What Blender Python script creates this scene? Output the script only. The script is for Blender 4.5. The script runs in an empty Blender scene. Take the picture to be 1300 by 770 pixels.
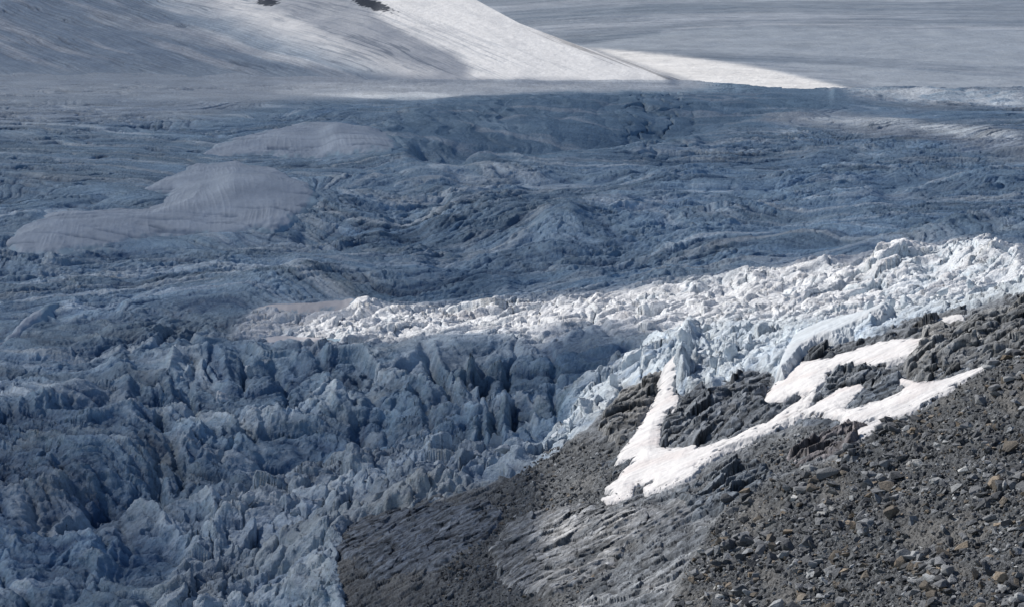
import bpy, bmesh, math, random
import numpy as np
from mathutils import Vector, Matrix

rng = np.random.default_rng(7)
random.seed(7)
scene = bpy.context.scene
COL = scene.collection
PI = math.pi

# ------------------------------------------------------------------ camera model
F = 650.0 / math.tan(math.radians(20.4) / 2)
PITCH = math.radians(9.0)
CP, SP = math.cos(PITCH), math.sin(PITCH)

def ray(px, py):
    r = (px - 650.0) / F
    u = (385.0 - py) / F
    return r, CP + u * SP, -SP + u * CP          # x, y, z of an unnormalised ray

def project(x, y, z):
    fw = y * CP - z * SP
    up = y * SP + z * CP
    return 650 + F * x / fw, 385 - F * up / fw

# ------------------------------------------------------------------ noise
_perm = rng.permutation(256).astype(np.int32)
_perm = np.concatenate([_perm, _perm, _perm])
_ang = rng.random(256) * 2 * PI
_gx, _gy = np.cos(_ang).astype(np.float32), np.sin(_ang).astype(np.float32)
_rv = rng.random((4, 256)).astype(np.float32)

def perlin(x, y, seed=0):
    x = np.asarray(x, np.float32) + seed * 17.31
    y = np.asarray(y, np.float32) + seed * 9.77
    xf, yf = np.floor(x), np.floor(y)
    xi, yi = xf.astype(np.int32) & 255, yf.astype(np.int32) & 255
    fx, fy = x - xf, y - yf
    s = seed * 37 & 255
    def g(ix, iy, dx, dy):
        h = _perm[(_perm[(ix + s) & 255] + iy) & 511]
        return _gx[h] * dx + _gy[h] * dy
    u = fx * fx * fx * (fx * (fx * 6 - 15) + 10)
    v = fy * fy * fy * (fy * (fy * 6 - 15) + 10)
    a = g(xi, yi, fx, fy); b = g(xi + 1, yi, fx - 1, fy)
    c = g(xi, yi + 1, fx, fy - 1); d = g(xi + 1, yi + 1, fx - 1, fy - 1)
    a = a + u * (b - a); c = c + u * (d - c)
    return (a + v * (c - a)) * 1.5

def fbm(x, y, seed=0, oct=4, gain=0.5):
    t = 0; a = 1.0; n = 0
    for i in range(oct):
        t = t + a * perlin(x * 2 ** i, y * 2 ** i, seed + i)
        n += a; a *= gain
    return t / n

def billow(x, y, seed=0, oct=3, gain=0.5):       # round tops, sharp creases; 0..1
    t = 0; a = 1.0; n = 0
    for i in range(oct):
        t = t + a * np.sqrt(np.abs(perlin(x * 2.03 ** i, y * 2.03 ** i, seed + i)) + 0.002)
        n += a; a *= gain
    return t / n

def ridged(x, y, seed=0, oct=3, gain=0.5):       # sharp crests; 0..1
    t = 0; a = 1.0; n = 0; w = 1.0
    for i in range(oct):
        r = 1 - np.minimum(1, np.abs(perlin(x * 2.07 ** i, y * 2.07 ** i, seed + i)) * 1.6)
        r = r * r * w
        w = np.clip(r * 1.6, 0, 1)
        t = t + a * r; n += a; a *= gain
    return t / n

def cells(x, y, seed=0, tilt=1.0, jit=0.95):     # angular blocks: (height, edge distance, id value)
    x = np.asarray(x, np.float32) + seed * 3.7; y = np.asarray(y, np.float32) + seed * 5.1
    xf, yf = np.floor(x), np.floor(y)
    xi, yi = xf.astype(np.int32), yf.astype(np.int32)
    f1 = np.full(x.shape, 9., np.float32); f2 = f1.copy()
    val = np.zeros(x.shape, np.float32); idv = val.copy()
    s = seed * 53 & 255
    for oy in (-1, 0, 1):
        for ox in (-1, 0, 1):
            h = _perm[(_perm[(xi + ox + s) & 255] + ((yi + oy) & 255)) & 511]
            px = ox + 0.5 + jit * (_rv[0][h] - 0.5) - (x - xf)
            py = oy + 0.5 + jit * (_rv[1][h] - 0.5) - (y - yf)
            d = px * px + py * py
            near = d < f1
            f2 = np.where(near, f1, np.minimum(f2, d))
            tv = _rv[2][h] - tilt * (px * (_rv[3][h] - 0.5) * 2 + py * (_rv[0][(h * 7 + 3) & 255] - 0.5) * 2)
            val = np.where(near, tv, val)
            idv = np.where(near, _rv[3][h], idv)
            f1 = np.where(near, d, f1)
    return val, np.sqrt(f2) - np.sqrt(f1), idv

def sst(x, a, b):
    t = np.clip((x - a) / (b - a), 0, 1)
    return t * t * (3 - 2 * t)

# ------------------------------------------------------------------ painted maps of the ground, kept as rasters
RX0, RY0, RW, RH = -240, -120, 1800, 1160

def blur1(a, r, axis):
    if r < 1: return a
    pad = [(0, 0), (0, 0)]; pad[axis] = (r + 1, r)
    c = np.cumsum(np.pad(a, pad, mode='edge').astype(np.float64), axis=axis)
    n = a.shape[axis]
    hi = np.take(c, np.arange(2 * r + 1, 2 * r + 1 + n), axis=axis)
    lo = np.take(c, np.arange(0, n), axis=axis)
    return ((hi - lo) / (2 * r + 1)).astype(np.float32)

def blur(a, rx, ry=None):
    ry = rx if ry is None else ry
    for _ in range(3):
        a = blur1(a, int(round(rx * 0.6)), 1); a = blur1(a, int(round(ry * 0.6)), 0)
    return a

def polymask(pts, soft=0, softy=None):
    m = np.zeros((RH, RW), np.float32)
    P = np.array(pts, float); n = len(P)
    for r in range(RH):
        y = RY0 + r + 0.5
        xs = []
        for i in range(n):
            (x1, y1), (x2, y2) = P[i], P[(i + 1) % n]
            if (y1 <= y) != (y2 <= y):
                xs.append(x1 + (y - y1) / (y2 - y1) * (x2 - x1))
        xs.sort()
        for a, b in zip(xs[0::2], xs[1::2]):
            i0 = max(0, int(round(a - RX0))); i1 = min(RW, int(round(b - RX0)))
            if i1 > i0: m[r, i0:i1] = 1
    return blur(m, soft, softy) if soft else m

def samp(R, px, py):
    u = np.clip(px - RX0 - 0.5, 0, RW - 1.001); v = np.clip(py - RY0 - 0.5, 0, RH - 1.001)
    i = u.astype(np.int32); j = v.astype(np.int32)
    a = (u - i).astype(np.float32); b = (v - j).astype(np.float32)
    return (R[j, i] * (1 - a) + R[j, i + 1] * a) * (1 - b) + (R[j + 1, i] * (1 - a) + R[j + 1, i + 1] * a) * b

def segdist(pts, px, py, closed=True):
    P = np.array(pts, np.float32); n = len(P)
    best = np.full(np.shape(px), 1e12, np.float32)
    for i in range(n if closed else n - 1):
        a = P[i]; b = P[(i + 1) % n]; d = b - a
        L = max(float(d @ d), 1e-6)
        t = np.clip(((px - a[0]) * d[0] + (py - a[1]) * d[1]) / L, 0, 1)
        q = (px - a[0] - t * d[0]) ** 2 + (py - a[1] - t * d[1]) ** 2
        best = np.minimum(best, q)
    return np.sqrt(best)

def inside(pts, px, py):
    P = np.array(pts, np.float32); n = len(P)
    c = np.zeros(np.shape(px), bool)
    for i in range(n):
        (x1, y1), (x2, y2) = P[i], P[(i + 1) % n]
        if y1 == y2: continue
        k = ((y1 <= py) != (y2 <= py)) & (px < x1 + (py - y1) / (y2 - y1) * (x2 - x1))
        c ^= k
    return c

def sdist(pts, px, py):
    d = segdist(pts, px, py)
    return np.where(inside(pts, px, py), d, -d)

C1 = lambda L: [(720 + x / 2.75, 400 + y / 2.75) for x, y in L]
C2 = lambda L: [(1000 + x / 2.75, 400 + y / 2.75) for x, y in L]

# ------------------------------------------------------------------ mesh helpers
def mesh_np(name, verts, quads, mat, color=None, smooth=True, parent=None):
    me = bpy.data.meshes.new(name)
    verts = np.ascontiguousarray(verts, np.float32); quads = np.ascontiguousarray(quads, np.int32)
    k = quads.shape[1]
    me.vertices.add(len(verts)); me.vertices.foreach_set('co', verts.ravel())
    me.loops.add(quads.size); me.loops.foreach_set('vertex_index', quads.ravel())
    me.polygons.add(len(quads))
    me.polygons.foreach_set('loop_start', np.arange(0, quads.size, k, dtype=np.int32))
    me.polygons.foreach_set('use_smooth', np.full(len(quads), smooth, bool))
    me.update(calc_edges=True)
    if color is not None:
        ca = me.color_attributes.new('tone', 'FLOAT_COLOR', 'POINT')
        c = np.ones((len(verts), 4), np.float32); c[:, :color.shape[1]] = color
        ca.data.foreach_set('color', c.ravel())
    me.materials.append(mat)
    o = bpy.data.objects.new(name, me); COL.objects.link(o); o.parent = parent
    return o

def grid_mesh(name, X, Y, Z, mat, color=None, keep=None, smooth=True):
    h, w = X.shape
    idx = np.arange(h * w, dtype=np.int32).reshape(h, w)
    q = np.stack([idx[:-1, :-1], idx[:-1, 1:], idx[1:, 1:], idx[1:, :-1]], -1).reshape(-1, 4)
    V = np.stack([X, Y, Z], -1).reshape(-1, 3)
    c = None if color is None else color.reshape(h * w, -1)
    if keep is not None:
        kq = (keep[:-1, :-1] & keep[:-1, 1:] & keep[1:, 1:] & keep[1:, :-1]).ravel()
        q = q[kq]
        used = np.zeros(h * w, bool); used[q.ravel()] = True
        re = np.cumsum(used) - 1
        q = re[q]; V = V[used]
        if c is not None: c = c[used]
    a, b, d = V[q[0][0]], V[q[0][1]], V[q[0][3]]
    if np.cross(b - a, d - a)[2] < 0: q = q[:, ::-1]
    return mesh_np(name, V, q, mat, c, smooth)

def tag(o, label, cat, group=None):
    o['label'] = label; o['category'] = cat
    if group: o['group'] = group
    return o

# ------------------------------------------------------------------ materials
def nodes_of(name):
    m = bpy.data.materials.new(name); m.use_nodes = True
    nt = m.node_tree; nt.nodes.clear()
    out = nt.nodes.new('ShaderNodeOutputMaterial')
    return m, nt, out

def ground_mat(name, rough=0.7, bump=((0.5, 0.5), (2.0, 0.3)), var=0.25, spec=0.3, var_scale=0.3, sss=0.0):
    """base colour from the mesh's own 'tone' attribute, broken up by 3D noise; stacked bump in metres"""
    m, nt, out = nodes_of(name); N = nt.nodes; L = nt.links
    bs = N.new('ShaderNodeBsdfPrincipled'); bs.inputs['Roughness'].default_value = rough
    bs.inputs['Specular IOR Level'].default_value = spec
    at = N.new('ShaderNodeAttribute'); at.attribute_name = 'tone'
    geo = N.new('ShaderNodeNewGeometry')
    nz = N.new('ShaderNodeTexNoise'); nz.inputs['Scale'].default_value = var_scale; nz.inputs['Detail'].default_value = 6
    nz.inputs['Roughness'].default_value = 0.7
    L.new(geo.outputs['Position'], nz.inputs['Vector'])
    mr = N.new('ShaderNodeMapRange'); mr.inputs['From Min'].default_value = 0.3; mr.inputs['From Max'].default_value = 0.7
    mr.inputs['To Min'].default_value = 1 - var; mr.inputs['To Max'].default_value = 1 + var
    L.new(nz.outputs['Fac'], mr.inputs['Value'])
    mx = N.new('ShaderNodeVectorMath'); mx.operation = 'SCALE'
    L.new(at.outputs['Color'], mx.inputs[0]); L.new(mr.outputs['Result'], mx.inputs['Scale'])
    L.new(mx.outputs[0], bs.inputs['Base Color'])
    prev = None
    for sc, hgt in bump:
        t = N.new('ShaderNodeTexNoise'); t.inputs['Scale'].default_value = sc; t.inputs['Detail'].default_value = 4
        t.inputs['Roughness'].default_value = 0.6
        L.new(geo.outputs['Position'], t.inputs['Vector'])
        b = N.new('ShaderNodeBump'); b.inputs['Strength'].default_value = 1.0; b.inputs['Distance'].default_value = hgt
        L.new(t.outputs['Fac'], b.inputs['Height'])
        if prev: L.new(prev.outputs[0], b.inputs['Normal'])
        prev = b
    if prev: L.new(prev.outputs[0], bs.inputs['Normal'])
    L.new(bs.outputs[0], out.inputs[0])
    return m

M_ICE = ground_mat('glacier_ice', 0.6, ((0.35, 1.6), (1.1, 0.5)), 0.22, 0.35)
M_FAR = ground_mat('far_ice', 0.75, ((0.05, 3.0), (0.2, 0.8)), 0.12, 0.2, 0.05)
M_SNOW = ground_mat('old_snow', 0.7, ((0.25, 0.5), (1.2, 0.15)), 0.06, 0.25, 0.15)
M_HILL = ground_mat('hill_snow', 0.75, ((0.05, 1.5), (0.2, 0.6)), 0.08, 0.2, 0.06)
M_ROCK = ground_mat('bedrock', 0.85, ((0.5, 1.0), (1.6, 0.45)), 0.35, 0.25, 0.5)
M_SCREE = ground_mat('scree_ground', 0.9, ((0.8, 0.7), (2.5, 0.3)), 0.45, 0.2, 1.2)
M_SERAC = ground_mat('serac_ice', 0.5, ((0.3, 1.2), (1.0, 0.35)), 0.12, 0.4, 0.25)

def rgb(*c): return np.array(c, np.float32)
def mixc(a, b, t): return a + (b - a) * t[..., None]

# ------------------------------------------------------------------ macro surfaces
# bank: a valley side falling to the left; z = BA x + BB y + BC
BA, BB, BC = 0.40, 0.10, -431.4
def plane_at(px, py):
    dx, dy, dz = ray(px, py)
    t = BC / (dz - BA * dx - BB * dy)
    return dx * t, dy * t, dz * t

# glacier: distance table over the rows and columns of its survey, smoothed
GR = [-60, 95, 112, 125, 160, 230, 330, 430, 560, 680, 770, 900, 1040]
GC = [-240, 0, 300, 650, 850, 1000, 1300, 1560]
GD = np.array([
    [5200, 4100, 3850, 3650, 3300, 2850, 2350, 2000, 1700, 1520, 1420, 1300, 1200],
    [5200, 4100, 3850, 3650, 3300, 2800, 2300, 1950, 1650, 1480, 1380, 1270, 1170],
    [5200, 4100, 3850, 3650, 3300, 2800, 2280, 1920, 1610, 1440, 1340, 1230, 1130],
    [5200, 4100, 3850, 3650, 3300, 2750, 2200, 1790, 1480, 1330, 1240, 1140, 1050],
    [5200, 4100, 3850, 3650, 3300, 2720, 2080, 1650, 1330, 1190, 1100, 1000, 920],
    [5200, 4100, 3850, 3650, 3280, 2700, 1990, 1500, 1240, 1110, 1030, 940, 870],
    [5200, 4100, 3850, 3600, 3150, 2450, 1580, 1230, 1080, 980, 910, 830, 770],
    [5200, 4050, 3800, 3500, 3000, 2250, 1400, 1130, 1000, 910, 850, 780, 720]], float)
ICE_EDGE = [(1560, 318), (1420, 345), (1300, 377), (1240, 388), (1200, 401), (1160, 410), (1120, 428), (1072, 438), (1030, 447), (1012, 462), (990, 484), (982, 478),
            (965, 474), (925, 484), (905, 496), (880, 500), (862, 502), (845, 490), (825, 484), (792, 496), (772, 520), (750, 548), (725, 560),
            (712, 580), (690, 592), (650, 612), (600, 615), (560, 629), (520, 640), (480, 648), (448, 668), (430, 695), (436, 760), (470, 850), (560, 1100)]
ICE_POLY = ICE_EDGE + [(-900, 1100), (-900, -400), (1560, -400)]

rows = np.arange(-60, 1041)
base = np.stack([np.interp(rows, GR, np.log(d)) for d in GD], 1)
GF = [-240, 0, 300, 420, 480, 550, 650, 750, 850, 925, 1000, 1075, 1150, 1225, 1300, 1430, 1560]
_ee = [p for p in ICE_EDGE if p[1] <= 695][::-1]
_ex = np.array([p[0] for p in _ee], float); _ey = np.array([p[1] for p in _ee], float)
_o = np.argsort(_ex); _ex = _ex[_o]; _ey = _ey[_o]
fine_cols = []
for c in GF:
    b = np.array([np.interp(c, GC, base[r]) for r in range(len(rows))])
    if c > 400:
        rm = np.interp(c, _ex, _ey)
        _, pl_, _ = plane_at(np.full(len(rows), float(c)), rows.astype(float))
        pl_ = np.log(np.where((pl_ > 300) & (pl_ < 6000), pl_, 6000))
        wt = sst(rows, rm - 75, rm - 4)
        b = b * (1 - wt) + pl_ * wt
    fine_cols.append(np.minimum.accumulate(b))
tab = np.stack(fine_cols, 1)
cols = np.arange(-240, 1561, 4)
tab = np.stack([np.interp(cols, GF, t) for t in tab], 0)
tab = blur(tab.astype(np.float32), 7, 9)

def glacier_row(px, Y):
    """macro row seen at column px and distance Y (grids: same px down each column)"""
    out = np.empty(px.shape, np.float32)
    for j in range(px.shape[1]):
        c = (px[0, j] + 240) / 4; i = int(np.clip(c, 0, len(cols) - 2)); f = c - i
        d = tab[:, i] * (1 - f) + tab[:, i + 1] * f
        out[:, j] = np.interp(np.log(Y[:, j]), d[::-1], rows[::-1])
    return out

def glacier_dist(px, py):
    c = np.clip((px + 240) / 4, 0, len(cols) - 1.001); r = np.clip(py + 60, 0, len(rows) - 1.001)
    i = np.int32(c); j = np.int32(r); a = c - i; b = r - j
    return np.exp((tab[j, i] * (1 - a) + tab[j, i + 1] * a) * (1 - b) + (tab[j + 1, i] * (1 - a) + tab[j + 1, i + 1] * a) * b)

def line_bump(pts, px, py, w, amp, flat=0.0):
    return amp * np.exp(-(np.maximum(segdist(pts, px, py, False) - flat, 0) / w) ** 2)

Zm = {}
Zm['icefall'] = polymask([(-300, 500), (150, 470), (250, 455), (430, 450), (700, 450), (790, 440), (860, 430), (880, 520), (760, 600), (640, 640), (420, 780), (-300, 1040)], 30)
Zm['left'] = polymask([(-300, 380), (200, 370), (330, 440), (250, 470), (190, 560), (120, 640), (-300, 760)], 30)
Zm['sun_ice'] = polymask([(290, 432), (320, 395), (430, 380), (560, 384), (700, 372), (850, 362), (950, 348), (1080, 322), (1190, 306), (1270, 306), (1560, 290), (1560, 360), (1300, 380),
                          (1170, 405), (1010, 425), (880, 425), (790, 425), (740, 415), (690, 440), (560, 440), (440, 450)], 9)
Zm['margin'] = polymask([(1560, 325), (1300, 362), (1160, 395), (1060, 415), (985, 415), (920, 415), (870, 415), (830, 440), (780, 455), (720, 520), (680, 560), (560, 570), (460, 570), (380, 590), (300, 620), (230, 700), (150, 900), (400, 900), (420, 720), (560, 640), (700, 640), (800, 540), (1000, 520), (1560, 400)], 10)
Zm['mid'] = polymask([(-300, 200), (250, 330), (500, 190), (700, 200), (1000, 150), (1560, 190), (1560, 330), (1200, 310), (900, 370), (450, 380), (-300, 420)], 18)
Zm['bowl'] = polymask([(440, 200), (470, 165), (560, 132), (700, 122), (1000, 118), (1080, 130), (980, 165), (850, 195), (600, 215)], 16, 7)
Zm['plateau'] = polymask([(-300, 40), (-300, 118), (300, 126), (560, 126), (900, 116), (900, 90), (300, 60)], 20, 5)
Zm['upper_left'] = polymask([(-300, -100), (450, -100), (450, 112), (260, 150), (-300, 175)], 20, 8)
Zm['right_band'] = polymask([(960, 146), (1060, 142), (1300, 166), (1560, 180), (1560, 215), (1300, 196), (1100, 172), (985, 155)], 10, 3)
Zm['crest'] = polymask([(1040, 112), (1560, 110), (1560, 140), (1300, 140), (1180, 136), (1090, 128)], 8, 2)
Zm['blue_cliff'] = polymask([(790, 470), (830, 440), (850, 430), (985, 405), (1060, 400), (1160, 380), (1300, 350), (1300, 377), (1160, 415), (1000, 480), (880, 505), (800, 500)], 6)

TONGUES = {
 'lower': [(5, 312), (20, 295), (40, 278), (70, 268), (110, 266), (160, 262), (192, 262), (214, 249), (182, 240), (205, 226), (250, 207), (300, 205), (350, 215), (395, 242), (410, 268), (345, 289), (280, 297), (200, 300), (130, 311), (75, 319), (30, 320)],
 'upper': [(255, 196), (270, 183), (330, 166), (380, 156), (425, 153), (465, 160), (500, 176), (515, 192), (500, 203), (450, 203), (380, 200), (330, 197), (290, 199)],
 'strip': [(-160, 470), (-60, 452), (0, 431), (40, 396), (76, 379), (70, 389), (30, 421), (0, 438), (-60, 462)],
 'pink_upper': [(318, 391), (360, 385), (420, 381), (446, 376), (470, 388), (440, 395), (380, 398)],
 'pink_lower': [(305, 430), (350, 424), (400, 430), (438, 437), (430, 442), (360, 437)],
}
tong = np.maximum.reduce([polymask(p) for p in TONGUES.values()])
Zm['tongue'] = blur(tong, 3, 2)

def glacier_bumps(px, py):
    wob = 5 * perlin(px / 26, py / 26, 141) + 2.5 * perlin(px / 10, py / 10, 143)
    z = np.zeros(px.shape, np.float32)
    z += line_bump([(470, 166), (520, 148), (570, 138), (650, 132), (760, 129), (860, 130), (950, 126), (1100, 121)], px + wob, py + .4 * wob, 12, 7) * (1 - sst(px, 760, 1040)) * sst(px, 420, 560)
    z -= line_bump([(540, 190), (620, 180), (700, 177), (790, 168), (860, 156), (960, 146), (1040, 140)], px, py, 13, 29) * (1 - sst(px, 780, 1000))
    z += line_bump([(430, 182), (500, 205), (560, 225)], px, py, 18, 9)
    z += line_bump([(600, 200), (700, 196), (800, 192), (880, 180)], px, py, 9, 6)
    z += line_bump([(1060, 122), (1130, 118), (1200, 121), (1300, 120), (1400, 118)], px, py, 5, 6)
    z += line_bump([(300, 250), (420, 262), (480, 285)], px, py, 26, 9)
    z -= line_bump([(390, 292), (470, 280), (560, 262)], px, py, 12, 9)
    z += line_bump([(560, 290), (640, 280), (720, 286)], px, py, 22, 9)
    z -= line_bump([(700, 262), (780, 268), (860, 262)], px, py, 8, 5)
    z += line_bump([(380, 345), (520, 338), (640, 350)], px, py, 16, 7)
    for qx_, qy_, w_, a_ in ((1218, 322, 15, 7), (1240, 321, 18, 8), (1262, 320, 12, 7), (1292, 328, 8, 5), (1150, 330, 22, 8), (1112, 336, 20, 7), (1320, 324, 20, 4), (1060, 345, 18, 5), (960, 362, 20, 5), (880, 372, 16, 5), (840, 376, 18, 5), (455, 392, 14, 4)):
        z += a_ * np.exp(-(np.hypot(px - qx_ + .5 * wob, (py - qy_) * 1.6) / w_) ** 1.5)
    z += line_bump([(1120, 330), (1180, 318), (1220, 313), (1260, 312), (1290, 322)], px, py, 10, 5)
    z += line_bump([(700, 290), (820, 275), (960, 262), (1100, 250)], px, py, 20, 8)
    z -= line_bump([(560, 320), (760, 315), (900, 330)], px, py, 18, 7)
    # icefall: lip, trough and marginal rib
    z += line_bump([(150, 470), (250, 460), (340, 455), (470, 452), (560, 446), (660, 442)], px, py, 16, 7)
    z -= line_bump([(60, 640), (180, 610), (260, 590), (340, 572), (450, 548), (560, 556), (640, 548), (700, 520)], px, py, 26, 13)
    z += line_bump([(700, 430), (745, 422), (800, 420)], px, py, 22, 2)
    z += line_bump([(240, 720), (290, 660), (340, 625), (420, 600), (500, 585), (600, 575), (650, 580)], px, py, 18, 8)
    wb2 = 13 * perlin(px / 48, py / 40, 151)
    am = np.clip(.65 + .9 * perlin(px / 35, py / 28, 153), .05, 1.3)
    G_ = lambda L, w_, a_: line_bump(L, px + wob + wb2, py + wob * .6 + .5 * wb2, w_, a_ * .85) * am
    for L, w_, a_ in (
        ([(548, 462), (572, 500), (590, 530), (600, 556)], 7, 13), ([(608, 462), (622, 500), (630, 548)], 6, 14), ([(646, 468), (652, 505), (655, 530)], 5, 11),
        ([(590, 470), (606, 515), (612, 540)], 4, 8), ([(400, 455), (430, 490), (452, 520), (470, 545)], 7, 9), ([(268, 490), (300, 530), (330, 560), (380, 570)], 7, 11),
        ([(205, 530), (222, 570), (238, 612)], 6, 10), ([(248, 470), (246, 500), (240, 530)], 5, 9), ([(180, 552), (200, 590), (212, 640)], 7, 10), ([(480, 505), (498, 540), (505, 565)], 5, 8),
        ([(520, 470), (536, 510), (548, 540)], 4, 7), ([(700, 450), (712, 480), (700, 520)], 6, 8), ([(335, 540), (400, 548), (450, 552)], 6, 8), ([(130, 600), (150, 640), (165, 690)], 7, 9),
        ([(60, 560), (110, 620), (130, 680)], 8, 8), ([(30, 600), (50, 660)], 6, 8), ([(740, 400), (760, 415), (780, 425)], 4, 4), ([(680, 480), (676, 520)], 4, 7), ([(312, 470), (308, 500)], 4, 8), ([(345, 470), (360, 500), (362, 525)], 4, 7)):
        z -= G_(L, w_, a_)
    for L, w_, a_ in (
        ([(560, 462), (588, 505), (604, 545)], 6, 6), ([(596, 462), (614, 510), (620, 550)], 5, 7), ([(632, 470), (640, 510), (642, 545)], 6, 7), ([(280, 470), (285, 510)], 9, 9), ([(325, 462), (332, 490)], 9, 9),
        ([(225, 480), (222, 510)], 9, 7), ([(165, 500), (172, 540)], 10, 8), ([(415, 470), (450, 510)], 14, 6), ([(240, 570), (300, 590)], 20, 6)):
        z += G_(L, w_, a_)
    z += line_bump([(868, 500), (862, 480), (868, 455), (876, 425)], px, py, 9, 9)
    return z

def zone(k, px, py): return samp(Zm[k], px, py)

def glacier_surface(px, Y, snow=False):
    py = glacier_row(px, Y)
    dx, dy, dz = ray(px, py)
    t = Y / dy
    x = (dx * t).astype(np.float32); y = Y.astype(np.float32); z = (dz * t).astype(np.float32)
    # wander the outlines of every zone a little
    wpx = px + 7 * fbm(x / 60, y / 110, 3, 3); wpy = py + 5 * fbm(x / 60, y / 110, 8, 3)
    jf = np.maximum(zone('icefall', wpx, wpy), zone('left', wpx, wpy) * 0.6); lf = zone('left', wpx, wpy)
    si = zone('sun_ice', wpx, wpy); mg = zone('margin', wpx, wpy); md = zone('mid', wpx, wpy)
    bo = zone('bowl', wpx, wpy); pl = zone('plateau', wpx, wpy); ul = zone('upper_left', wpx, wpy)
    rb = zone('right_band', wpx, wpy); tg = zone('tongue', wpx, wpy); bc = zone('blue_cliff', wpx, wpy)
    bump = glacier_bumps(px, py)
    rg_ = 5 + 13 * (1 - sst(px, 690, 780))
    sd = sdist(ICE_POLY, px + rg_ * fbm(x / 26, y / 26, 21, 4, .6), py + rg_ * fbm(x / 26, y / 26, 27, 4, .6))
    # toe of the ice on the bank
    z = z + np.interp(sd, [-12, -4, 3, 12, 40], [-16, -6, 3, 5, 0])
    if snow:
        return x, y, z + bump, py, None
    # --- relief
    w1 = fbm(x / 70, y / 70, 31, 3); w2 = fbm(x / 70, y / 70, 37, 3)
    wx = x + 22 * w1; wy = y + 22 * w2
    patch = sst(fbm(x / 150, y / 210, 145, 3), -.35, .3)
    h = np.zeros(px.shape, np.float32)
    # icefall: fins and gullies running down the slope, blocks between them
    ca, sa = math.cos(0.7), math.sin(0.7)
    u = wx * ca + wy * sa; v = -wx * sa + wy * ca
    tw = 45 * fbm(x / 170, y / 200, 181, 2) + 14 * fbm(x / 50, y / 60, 183, 2)
    u = u + tw; v = v - .6 * tw
    m1 = billow(u / 85, v / 140, 41, 2, .4)
    b1_ = ridged(u / 46, v / 140, 43, 4, .5); b2_ = ridged(u / 13, v / 46, 47, 3, .55)
    b3_ = ridged(u / 5.5, v / 18, 49, 2, .55)
    blk, edge, _ = cells(wx / 19, wy / 27, 5, 0.8)
    big = fbm(x / 130, y / 170, 51, 3)
    gully = np.minimum(1, np.abs(perlin(u / 46, v / 170, 55)) * 5)
    hj = 14 * m1 + (6 + 7 * patch) * b1_ + (2 + 2.5 * patch) * b2_ + 1.8 * b3_ + 11 * big + 1.2 * (blk - .5) - 6 * (1 - gully) ** 2
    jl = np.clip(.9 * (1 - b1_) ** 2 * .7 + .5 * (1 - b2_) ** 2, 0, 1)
    h += jf * (hj - 13) * (1 - 0.35 * mg)
    # middle: broken low pressure waves
    bw = billow(wx / 120, wy / 85, 61, 4, 0.5); rg = ridged(wx / 150, wy / 26, 65, 4, .6)
    bm, em, _ = cells(wx / 14, wy / 22, 9, 1.0)
    hm = (6 + 6 * patch) * bw + (2 + 4 * patch) * rg + 19.0 * fbm(x / 260, y / 240, 67, 3) + 1.0 * (bm - .5)
    mdA = md * (1 - jf) * (1 - si) * (1 - 0.75 * bo)
    h += mdA * (hm - 8)
    fw1 = fbm(x / 330, y / 420, 161, 2); fw2 = fbm(x / 120, y / 170, 165, 3)
    fv = y + 300 * fw1 + 34 * fw2 + .25 * x; fu = x + 120 * fw2
    fl = ridged(fu / 330, fv / 24, 167, 4, .62)
    fl2 = ridged(fu / 130, fv / 8, 171, 3, .6)
    flz = np.clip(md + .5 * lf + .35 * jf + .8 * sst(py, 122, 140) * (1 - bo), 0, 1) * (1 - si) * (1 - .5 * bo)
    h += flz * (-(6.0 * fl ** 2 + 2.0 * fl2 ** 2) * (.35 + .65 * patch) + 1.5)
    # sunlit broken ice
    bs1, es1, _ = cells(wx / 11, wy / 13, 12, 1.0)
    slash = ridged((wx + wy * .6) / 16, (wy - wx * .4) / 60, 175, 3)
    hs = -3.2 * slash ** 2 * patch + 12 * billow((wx + .5 * wy) / 95, (wy - .5 * wx) / 48, 71, 3, .45) + 5 * ridged((wx + .6 * wy) / 120, (wy - .6 * wx) / 24, 72, 3) + .8 * (bs1 - .5) + 4 * fbm(x / 80, y / 100, 73, 2) - 1.0 * (1 - sst(es1, 0, .15))
    bb_, be_, _ = cells((wx + .5 * wy) / 30, (wy - .5 * wx) / 19, 27, 1.3)
    hs = hs + 4.0 * (bb_ - .5) - 2.5 * (1 - sst(be_, 0, .12))
    h += si * (1 - mg) * (hs - 7 - 7.5 * sst(px, 1000, 1200))
    sgap = (1 - sst(be_, 0, .16)) * patch
    # margin blocks (tilted towers with dark slots)
    b1, e1, _ = cells(wx / 13 + .3 * wy / 13, wy / 17, 15, 1.2); b2, e2, _ = cells(wx / 5.5, wy / 7, 17, 1.2)
    hg = 6.5 * (b1 - .45) + 1.6 * (b2 - .5) - 3.5 * (1 - sst(e1, 0, .2)) + 4 * billow(wx / 24, wy / 24, 75, 2)
    h += mg * (hg - 1) * (0.55 + 0.45 * sst(sd, 2, 25))
    # bowl ribs and layered wall
    bu = .22 * x - .975 * y + 30 * w1; bv = .975 * x + .22 * y + 30 * w2
    lftb = 1 - sst(px, 640, 760)
    hb = lftb * (6 * ridged(bv / 55, bu / 620, 81, 3) + 3 * fbm(bv / 14, bu / 220, 85, 3)) + (1 - lftb) * (4 * fbm(x / 240, (y + .0006 * (x - 100) ** 2) / 24, 83, 4, .6) + 5 * billow(x / 55, y / 130, 87, 2))
    bq, be, _ = cells(wx / 34 + .5 * w1, wy / 120 + .5 * w2, 19, .8)
    hb += sst(px, 785, 810) * (1 - sst(px, 860, 890)) * (3 * (bq - .5) - 5 * (1 - sst(be, 0, .10)))
    h += bo * (hb - 2.5)
    # upper left and plateau: long flowing streaks
    su = x * 0.42 - y * 0.91; sv = x * 0.91 + y * 0.42
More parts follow.
